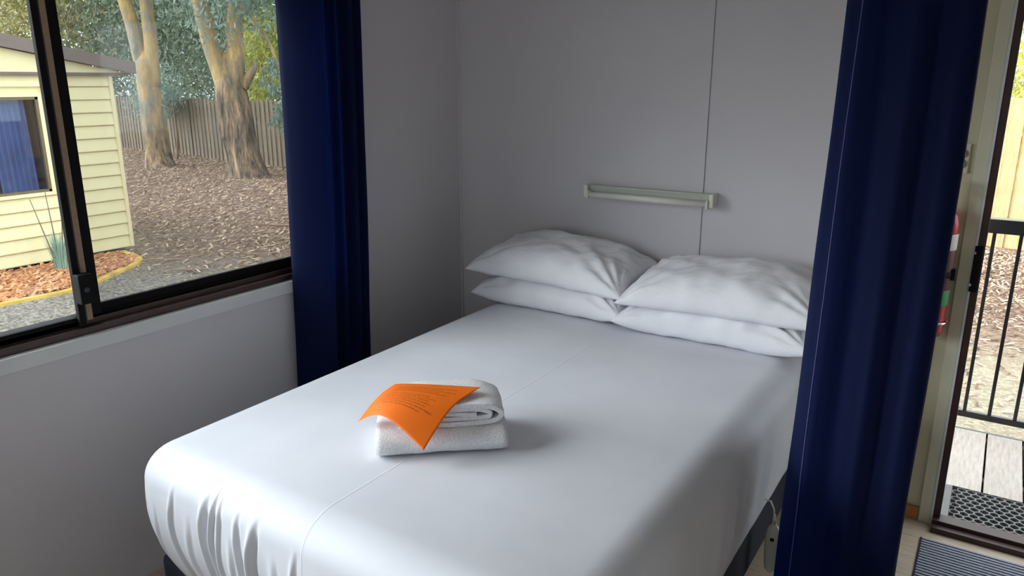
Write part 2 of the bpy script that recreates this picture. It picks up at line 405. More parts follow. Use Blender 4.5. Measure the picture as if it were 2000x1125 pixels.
# fixed sash with insect screen (right pane)
fx = empty('fixed_sash'); fx.parent = w1
box('stile', (-.070, -1.887, WZ0 + .05), (-.026, -1.852, zt), M['bronze'], fx, .002)
box('rail', (-.070, -1.842, WZ0 + .0505), (-.053, WY1 - .036, WZ0 + .075), M['bronze'], fx, .002)
box('rail', (-.070, -1.842, zt - .03), (-.045, WY1 - .036, zt), M['bronze'], fx, .002)
box('pane', (-.066, -1.872, WZ0 + .065), (-.062, WY1 - .030, zt - .02), M['glass'], fx)
box('insect_screen', (-.0585, -1.870, WZ0 + .065), (-.058, WY1 - .034, zt - .02), M['screen'], fx)
lt = box('latch', (-.012, -1.932, 1.0), (.020, -1.888, 1.092), M['black'], w1, .004)
k = lathe('latch_button', [(.009, 0), (.009, .004), (.006, .008), (.001, .009)], M['grey_alu'], lt, 16); k.rotation_euler = (0, PI / 2, 0); k.location = (.019, -1.912, 1.045)
# white sill trim under the window
t3 = box('trim_3', (0, WY0 - .04, .853), (.016, WY1 + .04, .8985), M['white_trim'], kind=S, bevel=.003)
# unseen back-wall window, added to bring more daylight into the room
w2 = empty('added_window'); w2['kind'] = S
for lo, hi in (((.5, RY - .09, .8), (2.7, RY - .02, .85)), ((.5, RY - .09, 2.05), (2.7, RY - .02, 2.1)), ((.5, RY - .09, .85), (.55, RY - .02, 2.05)), ((2.65, RY - .09, .85), (2.7, RY - .02, 2.05))): box('frame_side', lo, hi, M['bronze'], w2)
box('pane', (.55, RY - .06, .85), (2.65, RY - .056, 2.05), M['glass'], w2)

# ------------------------------------------------------------------ curtains
def curtain(name, prof, z0, z1, shift, mat, nz_=60, npf=240, amp=.004, seed=0):
    P = catmull(prof, npf); V = []; F = []
    for i in range(nz_):
        t = i / (nz_ - 1); z = z0 + (z1 - z0) * t
        dx, dy, sc = shift(t)
        c = P.mean(0)
        for j in range(npf):
            q = c + (P[j] - c) * sc
            w = amp * nz(j * .06 + seed, z * 1.6, seed) * (1.6 - t)
            V.append((q[0] + dx + w, q[1] + dy + w * .6, z))
    F = grid_faces(nz_, npf)
    o = mesh(name, V, F, mat, None, True)
    m = o.modifiers.new('thick', 'SOLIDIFY'); m.thickness = .0025; m.offset = 0
    return o, P
pl = [(.02, -1.105), (.05, -1.107), (.10, -1.088), (.15, -1.052), (.168, -1.022), (.15, -1.0), (.11, -.985), (.085, -.965), (.10, -.94), (.125, -.92), (.11, -.90), (.08, -.885), (.085, -.86), (.115, -.84), (.11, -.82), (.08, -.805), (.075, -.785), (.10, -.765), (.09, -.75), (.05, -.745)]
def shL(t):   # t=0 bottom, 1 top
    b = 1 - t; return (0, -.058 * b + .008 * math.sin(PI * t), 1 - .03 * b)
cl_root = empty('window_curtain', (.07, -.88, .14))
co, _ = curtain('curtain_fabric', pl, .14, 2.14, shL, M['curtain'], seed=3)
co.parent = cl_root; co.matrix_parent_inverse = Matrix.Translation((-.07, .88, -.14))
tag(cl_root, 'royal blue curtain drawn to the corner end of the window', 'curtain')
pr_ = [(1.99, -.80), (1.945, -.86), (1.915, -.925), (1.925, -.985), (1.958, -1.035), (1.975, -1.05), (2.0, -1.045), (2.03, -1.035), (2.06, -1.045), (2.085, -1.055), (2.11, -1.045), (2.13, -1.033), (2.15, -1.036), (2.175, -1.045), (2.20, -1.035), (2.208, -1.005), (2.185, -.93), (2.13, -.86)]
def shR(t):
    b = 1 - t; return (-.02 * b, -.01 * b, 1 + .10 * b)
cr_root = empty('divider_curtain', (2.07, -.95, .06))
co2, PR = curtain('curtain_fabric', pr_, .06, 2.22, shR, M['curtain'], seed=9, amp=.005)
co2.parent = cr_root; co2.matrix_parent_inverse = Matrix.Translation((-2.07, .95, -.06))
tag(cr_root, 'dark blue full-length curtain hanging between the bed and the doorway', 'curtain')
# hem stitching follows the front-left fold
jj = int(np.argmin(np.hypot(PR[:, 0] - 1.968, PR[:, 1] + 1.045)))
me2 = co2.data; pts = []
for i in range(60):
    v = me2.vertices[i * 240 + jj].co; pts.append(v + Vector((-.0012, -.0022, 0)))
th = tube('hem_stitch', pts, .0013, M['thread'], cr_root, 6); th.matrix_parent_inverse = Matrix.Translation((-2.07, .95, -.06))
def rail(name, a, b, label):
    r = empty(name, (0, 0, 0)); tube('rod', [a, b], .011, M['white_plastic'], r, 14)
    for p in (a, b):
        o = lathe('finial', [(.011, 0), (.016, .008), (.016, .016), (.004, .026)], M['white_plastic'], r, 16)
        o.location = p; d = (Vector(p) - (Vector(a) + Vector(b)) / 2).normalized(); o.rotation_euler = d.to_track_quat('Z', 'Y').to_euler()
    tag(r, label, 'curtain rod'); return r
r1 = rail('curtain_rod', (.085, -4.1, 2.14), (.085, -.6, 2.14), 'white rod above the window that carries its blue curtain')
for y in (-3.9, -2.3, -.63): box('bracket', (.001, y - .008, 2.13), (.085, y + .008, 2.15), M['white_plastic'], r1)
r2 = rail('ceiling_curtain_track', (2.07, -5.4, 2.22), (2.07, -.05, 2.22), 'white track under the ceiling that carries the divider curtain')
for y in (-4.8, -2.5, -.3): box('bracket', (2.06, y - .008, 2.22), (2.08, y + .008, 2.399), M['white_plastic'], r2)

# ------------------------------------------------------------------ bed
bed = empty('bed', (1.09, -1.04, 0)); tag(bed, 'double bed made up with a smooth white sheet over a navy base', 'bed')
BINV = Matrix.Translation((-1.09, 1.04, 0))
def onbed(o): o.parent = bed; o.matrix_parent_inverse = BINV; return o
onbed(box('bed_base', (.375, -2.0, .09), (1.775, -.06, .315), M['navy_base'], None, .025))
for x in (.47, 1.68):
    for y in (-1.9, -1.0, -.2):
        o = lathe('leg', [(.022, 0), (.028, .095)], M['black'], None, 16, (x, y, 0)); onbed(o)
def bed_cover():
    x0, x1, y0, y1, zt_ = .405, 1.80, -2.075, -.045, .70
    R = {'fl': .115, 'fr': .13, 'br': .112, 'bl': .112}
    out = []   # (x,y,nx,ny)
    def arc(cx_, cy_, r, a0, a1, n):
        for i in range(n):
            a = a0 + (a1 - a0) * i / n; out.append((cx_ + r * math.cos(a), cy_ + r * math.sin(a), math.cos(a), math.sin(a)))
    def line(ax, ay, bx, by, nx, ny, n):
        for i in range(n):
            t = i / n; out.append((ax + (bx - ax) * t, ay + (by - ay) * t, nx, ny))
    line(x0 + R['fl'], y0, x1 - R['fr'], y0, 0, -1, 420)
    arc(x1 - R['fr'], y0 + R['fr'], R['fr'], -PI / 2, 0, 60)
    line(x1, y0 + R['fr'], x1, y1 - R['br'], 1, 0, 260)
    arc(x1 - R['br'], y1 - R['br'], R['br'], 0, PI / 2, 10)
    line(x1 - R['br'], y1, x0 + R['bl'], y1, 0, 1, 60)
    arc(x0 + R['bl'], y1 - R['bl'], R['bl'], PI / 2, PI, 10)
    line(x0, y1 - R['bl'], x0, y0 + R['fl'], -1, 0, 120)
    arc(x0 + R['fl'], y0 + R['fl'], R['fl'], PI, 1.5 * PI, 60)
    O = np.array(out); n = len(O)
    folds = [(.60, .010, .010, .62), (.735, .018, .014, .64), (.765, .012, .009, .66), (.79, .008, .008, .655), (.865, .012, .010, .63), (.915, .020, .015, .63),
             (1.065, .010, .011, .60), (.66, .005, .014, .56), (.83, .006, .012, .56), (.985, .007, .016, .56), (1.16, .006, .02, .55), (1.26, .006, .02, .56), (1.4, .007, .025, .57), (1.55, .006, .02, .55), (.47, .005, .012, .52), (.52, .004, .01, .55)]
    def disp(x, y, nx, ny, z):
        d = 0.0
        if ny < -.3:
            for fx_, a, w, zs in folds:
                a, w = a * .72, w * .72; xx = fx_ + (.64 - z) * -.02 + .006 * math.sin(z * 23 + fx_ * 40)
                g = min(1, max(0, (zs + .03 - z) / .08)); e = (x - xx) / w
                if abs(e) < 4: d += a * g * (math.exp(-e * e) - .8 * math.exp(-((e - 1.5) / .8) ** 2))
            d += .004 * nz(x * 9, z * 2, 3) * min(1, max(0, (.66 - z) / .15))
        if nx > .3:
            g = min(1, max(0, (.62 - z) / .15)) * min(1, max(.15, (z - .30) / .12))
            d += g * (.010 * nz(y * 5 + z * 2, z * 1.5, 8) + .006 * nz(y * 14 - z * 3, z, 5))
        if nx < -.3:
            d += .006 * nz(y * 6, z * 3, 2) * min(1, max(0, (.62 - z) / .2))
        return d
    V = []; rings = 0; c0 = np.array(((x0 + x1) / 2, (y0 + y1) / 2))
    re = .105
    def top_z(x, y): return 0.0
    for k_ in range(1, 27):
        s = (k_ / 26) ** .8
        for x, y, nx, ny in O:
            px, py = x - nx * re, y - ny * re
            qx, qy = c0[0] + (px - c0[0]) * s, c0[1] + (py - c0[1]) * s
            V.append((qx, qy, zt_ + top_z(qx, qy)))
        rings += 1
    for k_ in range(1, 15):
        th_ = k_ / 14 * PI / 2; d = re * (1 - math.sin(th_)); dz = re * .85 * (1 - math.cos(th_))
        for x, y, nx, ny in O:
            px, py = x - nx * d, y - ny * d; z = zt_ - dz + top_z(px, py) * (1 - k_ / 14) + top_z(x - nx * re, y - ny * re) * (k_ / 14) * .6
            e = disp(x, y, nx, ny, z) * (k_ / 14) ** .5
            V.append((px + nx * e, py + ny * e, z))
        rings += 1
    zs = zt_ - re * .85
    for k_ in range(1, 36):
        t = k_ / 35; z = zs + (.305 - zs) * t
        for x, y, nx, ny in O:
            taper = (.065 * t * t if ny < -.1 else .0) * max(0, -ny) + (.055 * t * t) * max(0, -nx) - .012 * math.sin(PI * t) + .01 * max(0, nx) * t
            e = disp(x, y, nx, ny, z) - taper
            V.append((x + nx * e, y + ny * e, z + (.006 * nz(x * 8, y * 8, 4) if k_ == 35 else 0)))
        rings += 1
    for k_ in range(1, 4):
        for x, y, nx, ny in O:
            e = -.065 * max(0, -ny) - .055 * max(0, -nx) - .02 * k_
            V.append((x + nx * e, y + ny * e, .305 - .004 * k_ + .006))
        rings += 1
    V.append((c0[0], c0[1], zt_)); ci = len(V) - 1
    F = [(ci, i, (i + 1) % n) for i in range(n)]
    for r in range(rings - 1):
        for i in range(n):
            j = (i + 1) % n; F.append((r * n + i, (r + 1) * n + i, (r + 1) * n + j, r * n + j))
    return mesh('sheet_cover', V, F, M['sheet'], None, True)
onbed(bed_cover())

# ------------------------------------------------------------------ pillows
def pillow(label, c, half, H, tilt=(0, 0, 0), seed=0, flat=.5, slump=0.0, wr=1.0, bl=0.0):
    a, b = half; n = 72; V = []; top = []; bot = []
    for i in range(n + 1):
        for j in range(n + 1):
            u = -1 + 2 * i / n; v = -1 + 2 * j / n
            u = math.copysign(abs(u) ** .8, u); v = math.copysign(abs(v) ** .8, v)
            x = a * u * (1 - .055 * (1 - v * v) ); y = b * v * (1 - .09 * (1 - u * u))
            h = H * max(0, 1 - abs(u) ** (2.4 + bl)) ** .5 * max(0, 1 - abs(v) ** (2.6 + bl * 1.5)) ** (.52 - .08 * bl)
            h *= 1 + .10 * nz(u * 1.3 + seed, v * 1.3, seed)
            w = 0
            for cu, cv in ((-1, -1), (1, -1), (1, 1), (-1, 1)):
                dx, dy = (u - cu) * a, (v - cv) * b; r = math.hypot(dx, dy); ang = math.atan2(dy, dx)
                w += math.sin(ang * 15 + seed * 3 + cu) * .005 * math.exp(-((r - .12) / .09) ** 2)
            w += .010 * nz(x * 7 + seed, y * 12 + x * 6, seed) + .005 * nz(x * 18, y * 22 - x * 9, seed + 4)
            w *= wr * min(1, h / (H * .35))
            zc = slump * (u * u) - .012 * (v * v)
            top.append((x, y, h + w + zc)); bot.append((x, y, -h * flat + w * .4 + zc))
    m = n + 1; V = top + bot
    F = grid_faces(m, m) + grid_faces(m, m, m * m, True)
    me = bpy.data.meshes.new('pillow'); me.from_pydata(V, [], F); me.update()
    bm = bmesh.new(); bm.from_mesh(me); bmesh.ops.remove_doubles(bm, verts=bm.verts, dist=.0008); bmesh.ops.recalc_face_normals(bm, faces=bm.faces); bm.to_mesh(me); bm.free()
    o = link('pillow', me, M['pillow'], None, True); o.location = c; o.rotation_euler = tuple(math.radians(t) for t in tilt)
    return tag(o, label, 'pillow', 'white pillows at the head of the bed')
pillow('white pillow at bottom of the corner-side stack under another pillow', (.735, -.225, .760), (.37, .205), .080, (1, 0, -1), 1, .72, -.004, 1.2, 1.2)
pillow('plump white pillow on top of the stack nearest the corner of the walls', (.725, -.225, .885), (.385, .215), .108, (5, 1.5, -1), 2, .55, -.018, 1.2, .5)
pillow('white pillow at bottom of the stack beside the hanging divider curtain', (1.445, -.245, .760), (.375, .215), .082, (1, 0, 1), 3, .72, -.004, 1.2, 1.2)
pillow('white pillow on top of the stack beside the hanging divider curtain', (1.47, -.25, .880), (.385, .225), .105, (6, -1, 1), 4, .55, -.018, 1.2, .5)

# ------------------------------------------------------------------ towels and paper
TO = Vector((1.03, -1.758, .702)); TU = Vector((.766, .643, 0)); TV = Vector((-.643, .766, 0))
def T(u, v, z): return TO + TU * u + TV * v + Vector((0, 0, z))
def extrude_profile(name, path, th_, lo, hi, axis, parent, mat, seed=0, nseg=26):
    """thick ribbon along a 2-D path (p,z); extruded lo..hi along the other towel axis with soft rounded ends"""
    P = catmull(path, 90); nrm = []
    for i in range(len(P)):
        t = P[min(i + 1, len(P) - 1)] - P[max(i - 1, 0)]; t = t / (np.hypot(*t) + 1e-9); nrm.append(np.array((-t[1], t[0])))
    nrm = np.array(nrm); loop = np.vstack([P + nrm * th_ / 2, (P - nrm * th_ / 2)[::-1]]); m = len(loop)
    V = []; F = []; cen = loop.mean(0)
    for k_ in range(nseg):
        s = k_ / (nseg - 1); q = lo + (hi - lo) * s
        e = min(s, 1 - s) * (hi - lo); sh = 1 - .03 * math.exp(-e / .006)
        for i, p in enumerate(loop):
            p2 = cen + (p - cen) * sh; w = .004 * nz(p[0] * 14 + seed, q * 14, p[1] * 14)
            a, z = p2[0] + w, p2[1] + w * .6
            V.append(T(q, a, z) if axis == 'v' else T(a, q + w, z))
    for k_ in range(nseg - 1):
        for i in range(m):
            j = (i + 1) % m; F.append((k_ * m + i, k_ * m + j, (k_ + 1) * m + j, (k_ + 1) * m + i))
    F.append(tuple(range(m))); F.append(tuple((nseg - 1) * m + i for i in range(m))[::-1])
    o = mesh(name, V, F, mat, parent, True)
    bm = bmesh.new(); bm.from_mesh(o.data); bmesh.ops.recalc_face_normals(bm, faces=bm.faces); bm.to_mesh(o.data); bm.free()
    for poly in o.data.polygons:
        if len(poly.vertices) > 4: poly.use_smooth = False
    return o
bt = empty('folded_towel', (0, 0, 0)); tag(bt, 'thick white bath towel folded flat on the sheet, underneath', 'towel')
# lower towel: smooth fold faces the front
extrude_profile('outer_fold', [(.215, .055), (.12, .058), (.05, .057), (.018, .049), (.004, .031), (.018, .014), (.05, .010), (.12, .009), (.215, .009)], .018, 0, .345, 'v', bt, M['towel'], 1)
extrude_profile('inner_fold', [(.205, .040), (.12, .042), (.055, .041), (.034, .035), (.034, .031), (.055, .026), (.12, .025), (.205, .026)], .014, .004, .338, 'v', bt, M['towel'], 2)
tt = empty('folded_towel', (0, 0, 0)); tag(tt, 'smaller white towel with layered folded edge, lying on the lower towel', 'towel')
def up(pts, dz=.066, du=0): return [(a + du, b + dz) for a, b in pts]
extrude_profile('outer_fold', up([(.055, .054), (.14, .059), (.25, .058), (.305, .050), (.333, .031), (.318, .012), (.27, .007), (.15, .006), (.06, .006)]), .013, .034, .205, 'u', tt, M['towel'], 4)
extrude_profile('middle_fold', up([(.05, .043), (.14, .046), (.25, .045), (.293, .040), (.306, .031), (.295, .022), (.25, .019), (.15, .019), (.055, .019)]), .0115, .037, .200, 'u', tt, M['towel'], 5)
extrude_profile('inner_fold', up([(.058, .032), (.14, .032), (.24, .032), (.27, .032)]), .011, .039, .196, 'u', tt, M['towel'], 6)

def paper():
    L, B, Rr, Tt = Vector((.945, -1.732, .776)), Vector((1.166, -1.728, .760)), Vector((1.178, -1.495, .836)), Vector((.958, -1.595, .836))
    n = 48; V = []; UV = []
    sm = lambda d: math.sqrt(d * d + .0016) / 2 + d / 2 - .0
    for i in range(n + 1):
        for j in range(n + 1):
            u, v = i / n, j / n     # u: L->B, v: bottom edge -> heading edge
            p = (L * (1 - u) + B * u) * (1 - v) + (Tt * (1 - u) + Rr * u) * v
            q = p - TO; a, b = q.dot(TU), q.dot(TV)
            p.z = .8530 - 1.08 * sm(.008 - a) - 1.12 * sm(.015 - b) + .007 * math.sin(PI * u) * math.sin(PI * v)
            V.append(p); UV.append((u, v))
    F = grid_faces(n + 1, n + 1)
    o = mesh('printed_notice', V, F, M['paper'], None, True)
    uvl = o.data.uv_layers.new(name='UVMap')
    for lp in o.data.loops: uvl.data[lp.index].uv = UV[lp.vertex_index]
    m = o.modifiers.new('thick', 'SOLIDIFY'); m.thickness = .0004
    return tag(o, 'bright orange printed sheet of paper draped over the towels', 'paper')
paper()

# ------------------------------------------------------------------ wall things
lamp = empty('wall_lamp', (1.01, 0, 1.18)); tag(lamp, 'unlit fluorescent batten lamp on the wall above the pillows', 'lamp')
LI = Matrix.Translation((-1.01, 0, -1.18))
def onl(o): o.parent = lamp; o.matrix_parent_inverse = LI; return o
onl(box('batten', (.746, -.034, 1.171), (1.306, 0, 1.207), M['grey_plastic'], None, .004))
onl(boxes('batten_ridge', [((.748, -.040, 1.192), (1.304, -.033, 1.196)), ((.748, -.037, 1.2005), (1.304, -.033, 1.203))], M['grey_plastic']))
onl(tube('tube', [(.752, -.055, 1.168), (1.300, -.055, 1.168)], .0135, M['tube_glass'], None, 20))
for a, b in ((.730, .748), (1.302, 1.320)):
    o = onl(box('end_cap', (a, -.062, 1.155), (b, 0, 1.210), M['white_plastic'], None, .004))
for a in (.7485, 1.2925):
    onl(box('lamp_holder', (a, -.072, 1.150), (a + .009, -.036, 1.186), M['white_plastic'], None, .003))

sw = empty('switch_plate', (2.165, 0, 1.40)); tag(sw, 'cream double switch plate on the wall beside the doorway', 'switch')
SI = Matrix.Translation((-2.165, 0, -1.40))
o = box('plate', (2.130, -.011, 1.345), (2.186, -.0, 1.447), M['cream_trim'], None, .003); o.parent = sw; o.matrix_parent_inverse = SI
for z in (1.378, 1.413):
    o = lathe('ring', [(.0142, 0), (.0142, .0008), (.0130, .0008), (.0130, .0002)], M['switch_ring'], sw, 24); o.matrix_parent_inverse = SI; o.location = (2.169, -.0114, z); o.rotation_euler = (PI / 2, 0, 0)
    o = box('rocker', (2.164, -.0155, z - .008), (2.174, -.0105, z + .008), M['cream_trim'], sw, .001); o.matrix_parent_inverse = SI

ex = empty('fire_extinguisher', (2.140, -.075, .775)); ex.scale = (1, 1, 1.16); tag(ex, 'small red fire extinguisher hung on the wall behind the divider curtain', 'extinguisher')
ER = .052
def exl(nm, prof, mat): return lathe(nm, prof, mat, ex, 32)
exl('cylinder', [(ER * .8, 0), (ER, .02), (ER, .33), (ER * .98, .35), (ER * .85, .375), (ER * .55, .392), (.02, .40)], M['red'])
exl('white_band', [(ER + .0004, .272), (ER + .0009, .274), (ER + .0009, .318), (ER + .0004, .32)], M['label_white'])
lb = exl('label', [(ER + .0004, .15), (ER + .0008, .152), (ER + .0008, .268), (ER + .0004, .27)], M['label_dark'])
exl('green_label', [(ER + .0004, .10), (ER + .0008, .102), (ER + .0008, .145), (ER + .0004, .147)], M['green'])
exl('strap', [(ER + .001, .188), (ER + .003, .19), (ER + .003, .205), (ER + .001, .207)], M['black'])
o = box('strap_clip', (ER - .004, -.02, .18), (ER + .010, .002, .215), M['black'], ex, .002)
exl('valve', [(.018, .40), (.018, .42), (.012, .425), (.012, .445)], M['chrome'])
boxes('handle', [((-.01, -.09, .445), (.012, .012, .453)), ((-.01, -.08, .468), (.012, .012, .476)), ((-.01, .0, .445), (.012, .012, .476))], M['chrome'], ex, .002)
V, F = tube_geo([((ER + .004) * math.cos(a), (ER + .004) * math.sin(a), .045) for a in np.linspace(0, 2 * PI, 33)], [.004] * 33, 8)
mesh('holder_ring', V, F, M['chrome'], ex, True)
box('wall_bracket', (-.02, .048, .02), (.02, .0745, .36), M['black'], ex)

ctl = empty('blanket_controller', (1.84, -.80, .16)); tag(ctl, 'cream plastic bed heater controller hanging on its cord beside the bed', 'controller')
CI = Matrix.Translation((-1.84, .80, -.16))
def ctl_body():
    V = []; F = []; prof = [(0, .004), (.01, .016), (.03, .021), (.09, .024), (.14, .024), (.165, .018), (.178, .008), (.185, .005)]
    seg = 20
    for z, r in prof:
        for k_ in range(seg):
            a = 2 * PI * k_ / seg; V.append((1.835 + r * math.cos(a), -.80 + r * .62 * math.sin(a), .10 + z))
    for i in range(len(prof) - 1):
        for k_ in range(seg):
            k2 = (k_ + 1) % seg; F.append((i * seg + k_, i * seg + k2, (i + 1) * seg + k2, (i + 1) * seg + k_))
    F.append(tuple(range(seg))[::-1]); F.append(tuple((len(prof) - 1) * seg + k_ for k_ in range(seg)))
    return mesh('controller_body', V, F, M['white_plastic'], None, True)
o = ctl_body(); o.parent = ctl; o.matrix_parent_inverse = CI
o = box('slider', (1.83, -.8185, .225), (1.842, -.813, .235), M['black'], ctl, .001); o.matrix_parent_inverse = CI
o = tube('cord_sleeve', [(1.835, -.80, .28), (1.833, -.80, .312)], [.006, .004], M['white_plastic'], ctl, 10); o.matrix_parent_inverse = CI
o = tube('cord', [(1.833, -.80, .30), (1.830, -.80, .33), (1.815, -.79, .35), (1.79, -.78, .345), (1.775, -.77, .325)], .0028, M['white_plastic'], ctl, 8); o.matrix_parent_inverse = CI

# indoor mat (ribbed)
mt = empty('floor_mat', (2.6, -.40, 0)); tag(mt, 'blue-grey ribbed mat on the floor inside the doorway', 'mat')
MI = Matrix.Translation((-2.6, .40, 0))
M['mat_dark'] = plain('dark_mat_backing', (36, 42, 56), .95, .2, 80)
M['mat_rib'] = plain('blue_grey_rib', (150, 156, 168), .95, .25, 140)
o = box('backing', (2.225, -.68, .0005), (2.98, -.135, .004), M['mat_dark'], mt); o.matrix_parent_inverse = MI
o = boxes('rib_field', [((2.232, -.14 - .018 * i - .0095, .004), (2.973, -.14 - .018 * i, .0075)) for i in range(30)], M['mat_rib'], mt, 0, 'stuff'); o.matrix_parent_inverse = MI

# ------------------------------------------------------------------ deck outside the door
DZK = -.03
dk = empty('deck', (0, 0, DZK)); dk['kind'] = S
dk['label'] = 'grey timber-look deck outside the open door'
bmD = bmesh.new(); bm_box(bmD, (-.0705, 0, -.022), (.0705, 1.032, 0), .002); meD = bpy.data.meshes.new('deck_board'); bmD.to_mesh(meD); bmD.free(); meD.materials.append(M['deck'])
for i in range(-7, 16):
    b = bpy.data.objects.new('deck_board', meD); COL.objects.link(b); b.parent = dk; b.location = (2.335 + .149 * i, .055, 0)
box('deck_fascia', (1.2, 1.088, -.16), (4.6, 1.106, .0), M['black_metal'], dk, .002)
boxes('deck_joist', [((1.2, .12, -.42), (4.6, .16, -.0225)), ((1.2, .58, -.42), (4.6, .62, -.0225)), ((1.2, 1.04, -.42), (4.6, 1.08, -.0225))], M['twig'], dk)
rl = empty('deck_railing', (2.9, 1.12, DZK)); tag(rl, 'black metal balustrade along the outer edge of the deck', 'railing')
RI = Matrix.Translation((-2.9, -1.12, -DZK))
def onr(o): o.parent = rl; o.matrix_parent_inverse = RI; return o
onr(box('top_rail', (1.25, 1.075, .968), (4.55, 1.145, 1.035), M['black_metal'], None, .006))
onr(box('bottom_rail', (1.25, 1.097, .030), (4.55, 1.123, .062), M['black_metal'], None, .003))
bmB = bmesh.new(); bm_box(bmB, (-.008, -.008, .055), (.008, .008, .975), .002); meB = bpy.data.meshes.new('baluster'); bmB.to_mesh(meB); bmB.free(); meB.materials.append(M['black_metal'])
for i in range(-9, 21):
    b = bpy.data.objects.new('baluster', meB); COL.objects.link(b); b.location = (2.298 + .106 * i, 1.11, 0); onr(b)
for x in (1.25, 4.5): onr(box('post', (x, 1.09, -.45), (x + .05, 1.14, .97), M['black_metal'], None, .003))
# rubber honeycomb doormat
dm = empty('door_mat', (2.66, .25, DZK)); tag(dm, 'black rubber doormat with hexagon holes on the deck outside', 'mat')
def honey():
    x0, x1, y0, y1, h = .0, .75, .0, .31, .014
    rx, ry = .0145, .0145; V = []; F = []
    dx, dy = .034, .0295; wl = .0035
    rows = int(y1 / dy) + 1; cols = int(x1 / dx) + 1
    for r in range(rows):
        for c in range(cols):
            cx_ = x0 + .02 + c * dx + (dx / 2 if r % 2 else 0); cy_ = y0 + .02 + r * dy
            if cx_ > x1 - .015 or cy_ > y1 - .015: continue
            b0 = len(V); Ro = .0197; Ri = .0160
            for rad, z in ((Ro, h), (Ri, h), (Ri, .001)):
                for k_ in range(6):
                    a = PI / 6 + k_ * PI / 3; V.append((cx_ + rad * math.cos(a), cy_ + rad * math.sin(a), z))
            for k_ in range(6):
                k2 = (k_ + 1) % 6
                F.append((b0 + k_, b0 + k2, b0 + 6 + k2, b0 + 6 + k_)); F.append((b0 + 6 + k_, b0 + 6 + k2, b0 + 12 + k2, b0 + 12 + k_))
    return V, F
V, F = honey(); o = mesh('hexagon_field', V, F, M['rubber_grey'], dm, False, 'stuff'); o.location = (-.375, -.155, .001)
box('mat_base', (-.375, -.155, .0), (.375, .155, .0035), M['rubber'], dm)
def ramp_edge():
    xo, yo, xi, yi, h = .405, .18, .374, .154, .015
    V = [(-xo, -yo, .001), (xo, -yo, .001), (xo, yo, .001), (-xo, yo, .001), (-xi, -yi, h), (xi, -yi, h), (xi, yi, h), (-xi, yi, h), (-xi, -yi, 0), (xi, -yi, 0), (xi, yi, 0), (-xi, yi, 0)]
    F = []
    for k_ in range(4):
        j = (k_ + 1) % 4; F += [(k_, j, 4 + j, 4 + k_), (4 + k_, 4 + j, 8 + j, 8 + k_)]
    return mesh('bevelled_border', V, F, M['rubber_grey'], dm)
ramp_edge()
dm.location = (2.675, .242, DZK + .0005)

# ------------------------------------------------------------------ yard
G = -.45
def ground():
    V = []; F = []; xs = np.linspace(-60, 30, 91); ys = np.linspace(-30, 45, 76)
    for x in xs:
        for y in ys: V.append((x, y, G + .05 * nz(x * .25, y * .25, 3) * min(1, max(0, (y - 2) / 3))))
    me_ = mesh('ground', V, grid_faces(len(xs), len(ys)), M['ground'], None, True); me_['kind'] = S
    return me_
ground()
def gz(x, y): return G + .05 * nz(x * .25, y * .25, 3) * min(1, max(0, (y - 2) / 3))
def chips(name, n, region, size, mat, label, zoff=.004):
    V = []; F = []
    for i in range(n):
        x, y = region(); z = gz(x, y) + zoff; L_ = size * random.uniform(.5, 1.6); w = L_ * random.uniform(.15, .35); a = random.uniform(0, PI)
        ca, sa = math.cos(a), math.sin(a); t1, t2 = random.uniform(0, .4) * L_, random.uniform(0, .3) * L_; b = len(V)
        for p, q, h in ((-L_ / 2, -w / 2, 0), (L_ / 2, -w / 2, t1), (L_ / 2, w / 2, t1 + t2 * .3), (-L_ / 2, w / 2, t2 * .3), (0, 0, w * .5 + t1 * .5)):
            V.append((x + p * ca - q * sa, y + p * sa + q * ca, z + h))
        F += [(b, b + 1, b + 4), (b + 1, b + 2, b + 4), (b + 2, b + 3, b + 4), (b + 3, b, b + 4)]
    return tag(mesh(name, V, F, mat, None, False), label, 'mulch', None, 'stuff')
def reg_left():
    while True:
        x = random.uniform(-22, -2.5); y = random.uniform(1.6, 12)
        if -7.2 > x and y < 2.6: continue
        if y < 3.6 + .22 * x + random.gauss(0, 1.2): continue
        return x, y
chips('bark_mulch', 42000, reg_left, .06, M['chip'], 'brown bark mulch strewn over the yard under the gum trees')
def reg_right():
    return random.uniform(1.2, 5.5), 8.3 - abs(random.gauss(0, 1)) * 2.2
chips('bark_mulch', 14000, reg_right, .05, M['chip'], 'pale bark mulch along the fence beyond the deck')
# garden bed with yellow kerb beside the cabin
kp = [(-5.72, -2.0), (-5.70, .10), (-5.66, .58), (-5.68, .85), (-5.80, 1.13), (-5.95, 1.36), (-6.17, 1.76), (-6.36, 1.95), (-6.62, 2.05), (-7.0, 2.1)]
KP = catmull(kp, 60)
def kerb():
    V = []; F = []
    for i, p in enumerate(KP):
        t = KP[min(i + 1, 59)] - KP[max(i - 1, 0)]; t /= np.hypot(*t); nrm = np.array((-t[1], t[0]))
        for s, z in ((-.045, -.03), (-.04, .028), (.04, .028), (.045, -.03)): V.append((p[0] + nrm[0] * s, p[1] + nrm[1] * s, G + z))
    for i in range(59):
        for k_ in range(3): F.append((i * 4 + k_, i * 4 + k_ + 1, (i + 1) * 4 + k_ + 1, (i + 1) * 4 + k_))
    o_ = mesh('garden_kerb', V, F, M['kerb']); return tag(o_, 'yellow painted edging curving round the garden bed by the cabin', 'kerb')
kerb()
V = [(p[0], p[1], G + .014) for p in KP] + [(-7.0, p[1], G + .02) for p in KP]
F = [(i, i + 1, 60 + i + 1, 60 + i) for i in range(59)]
tag(mesh('garden_bed', V, F, M['bedmulch'], None, True), 'narrow bed of orange bark mulch along the foot of the cabin wall', 'garden bed', None, 'stuff')
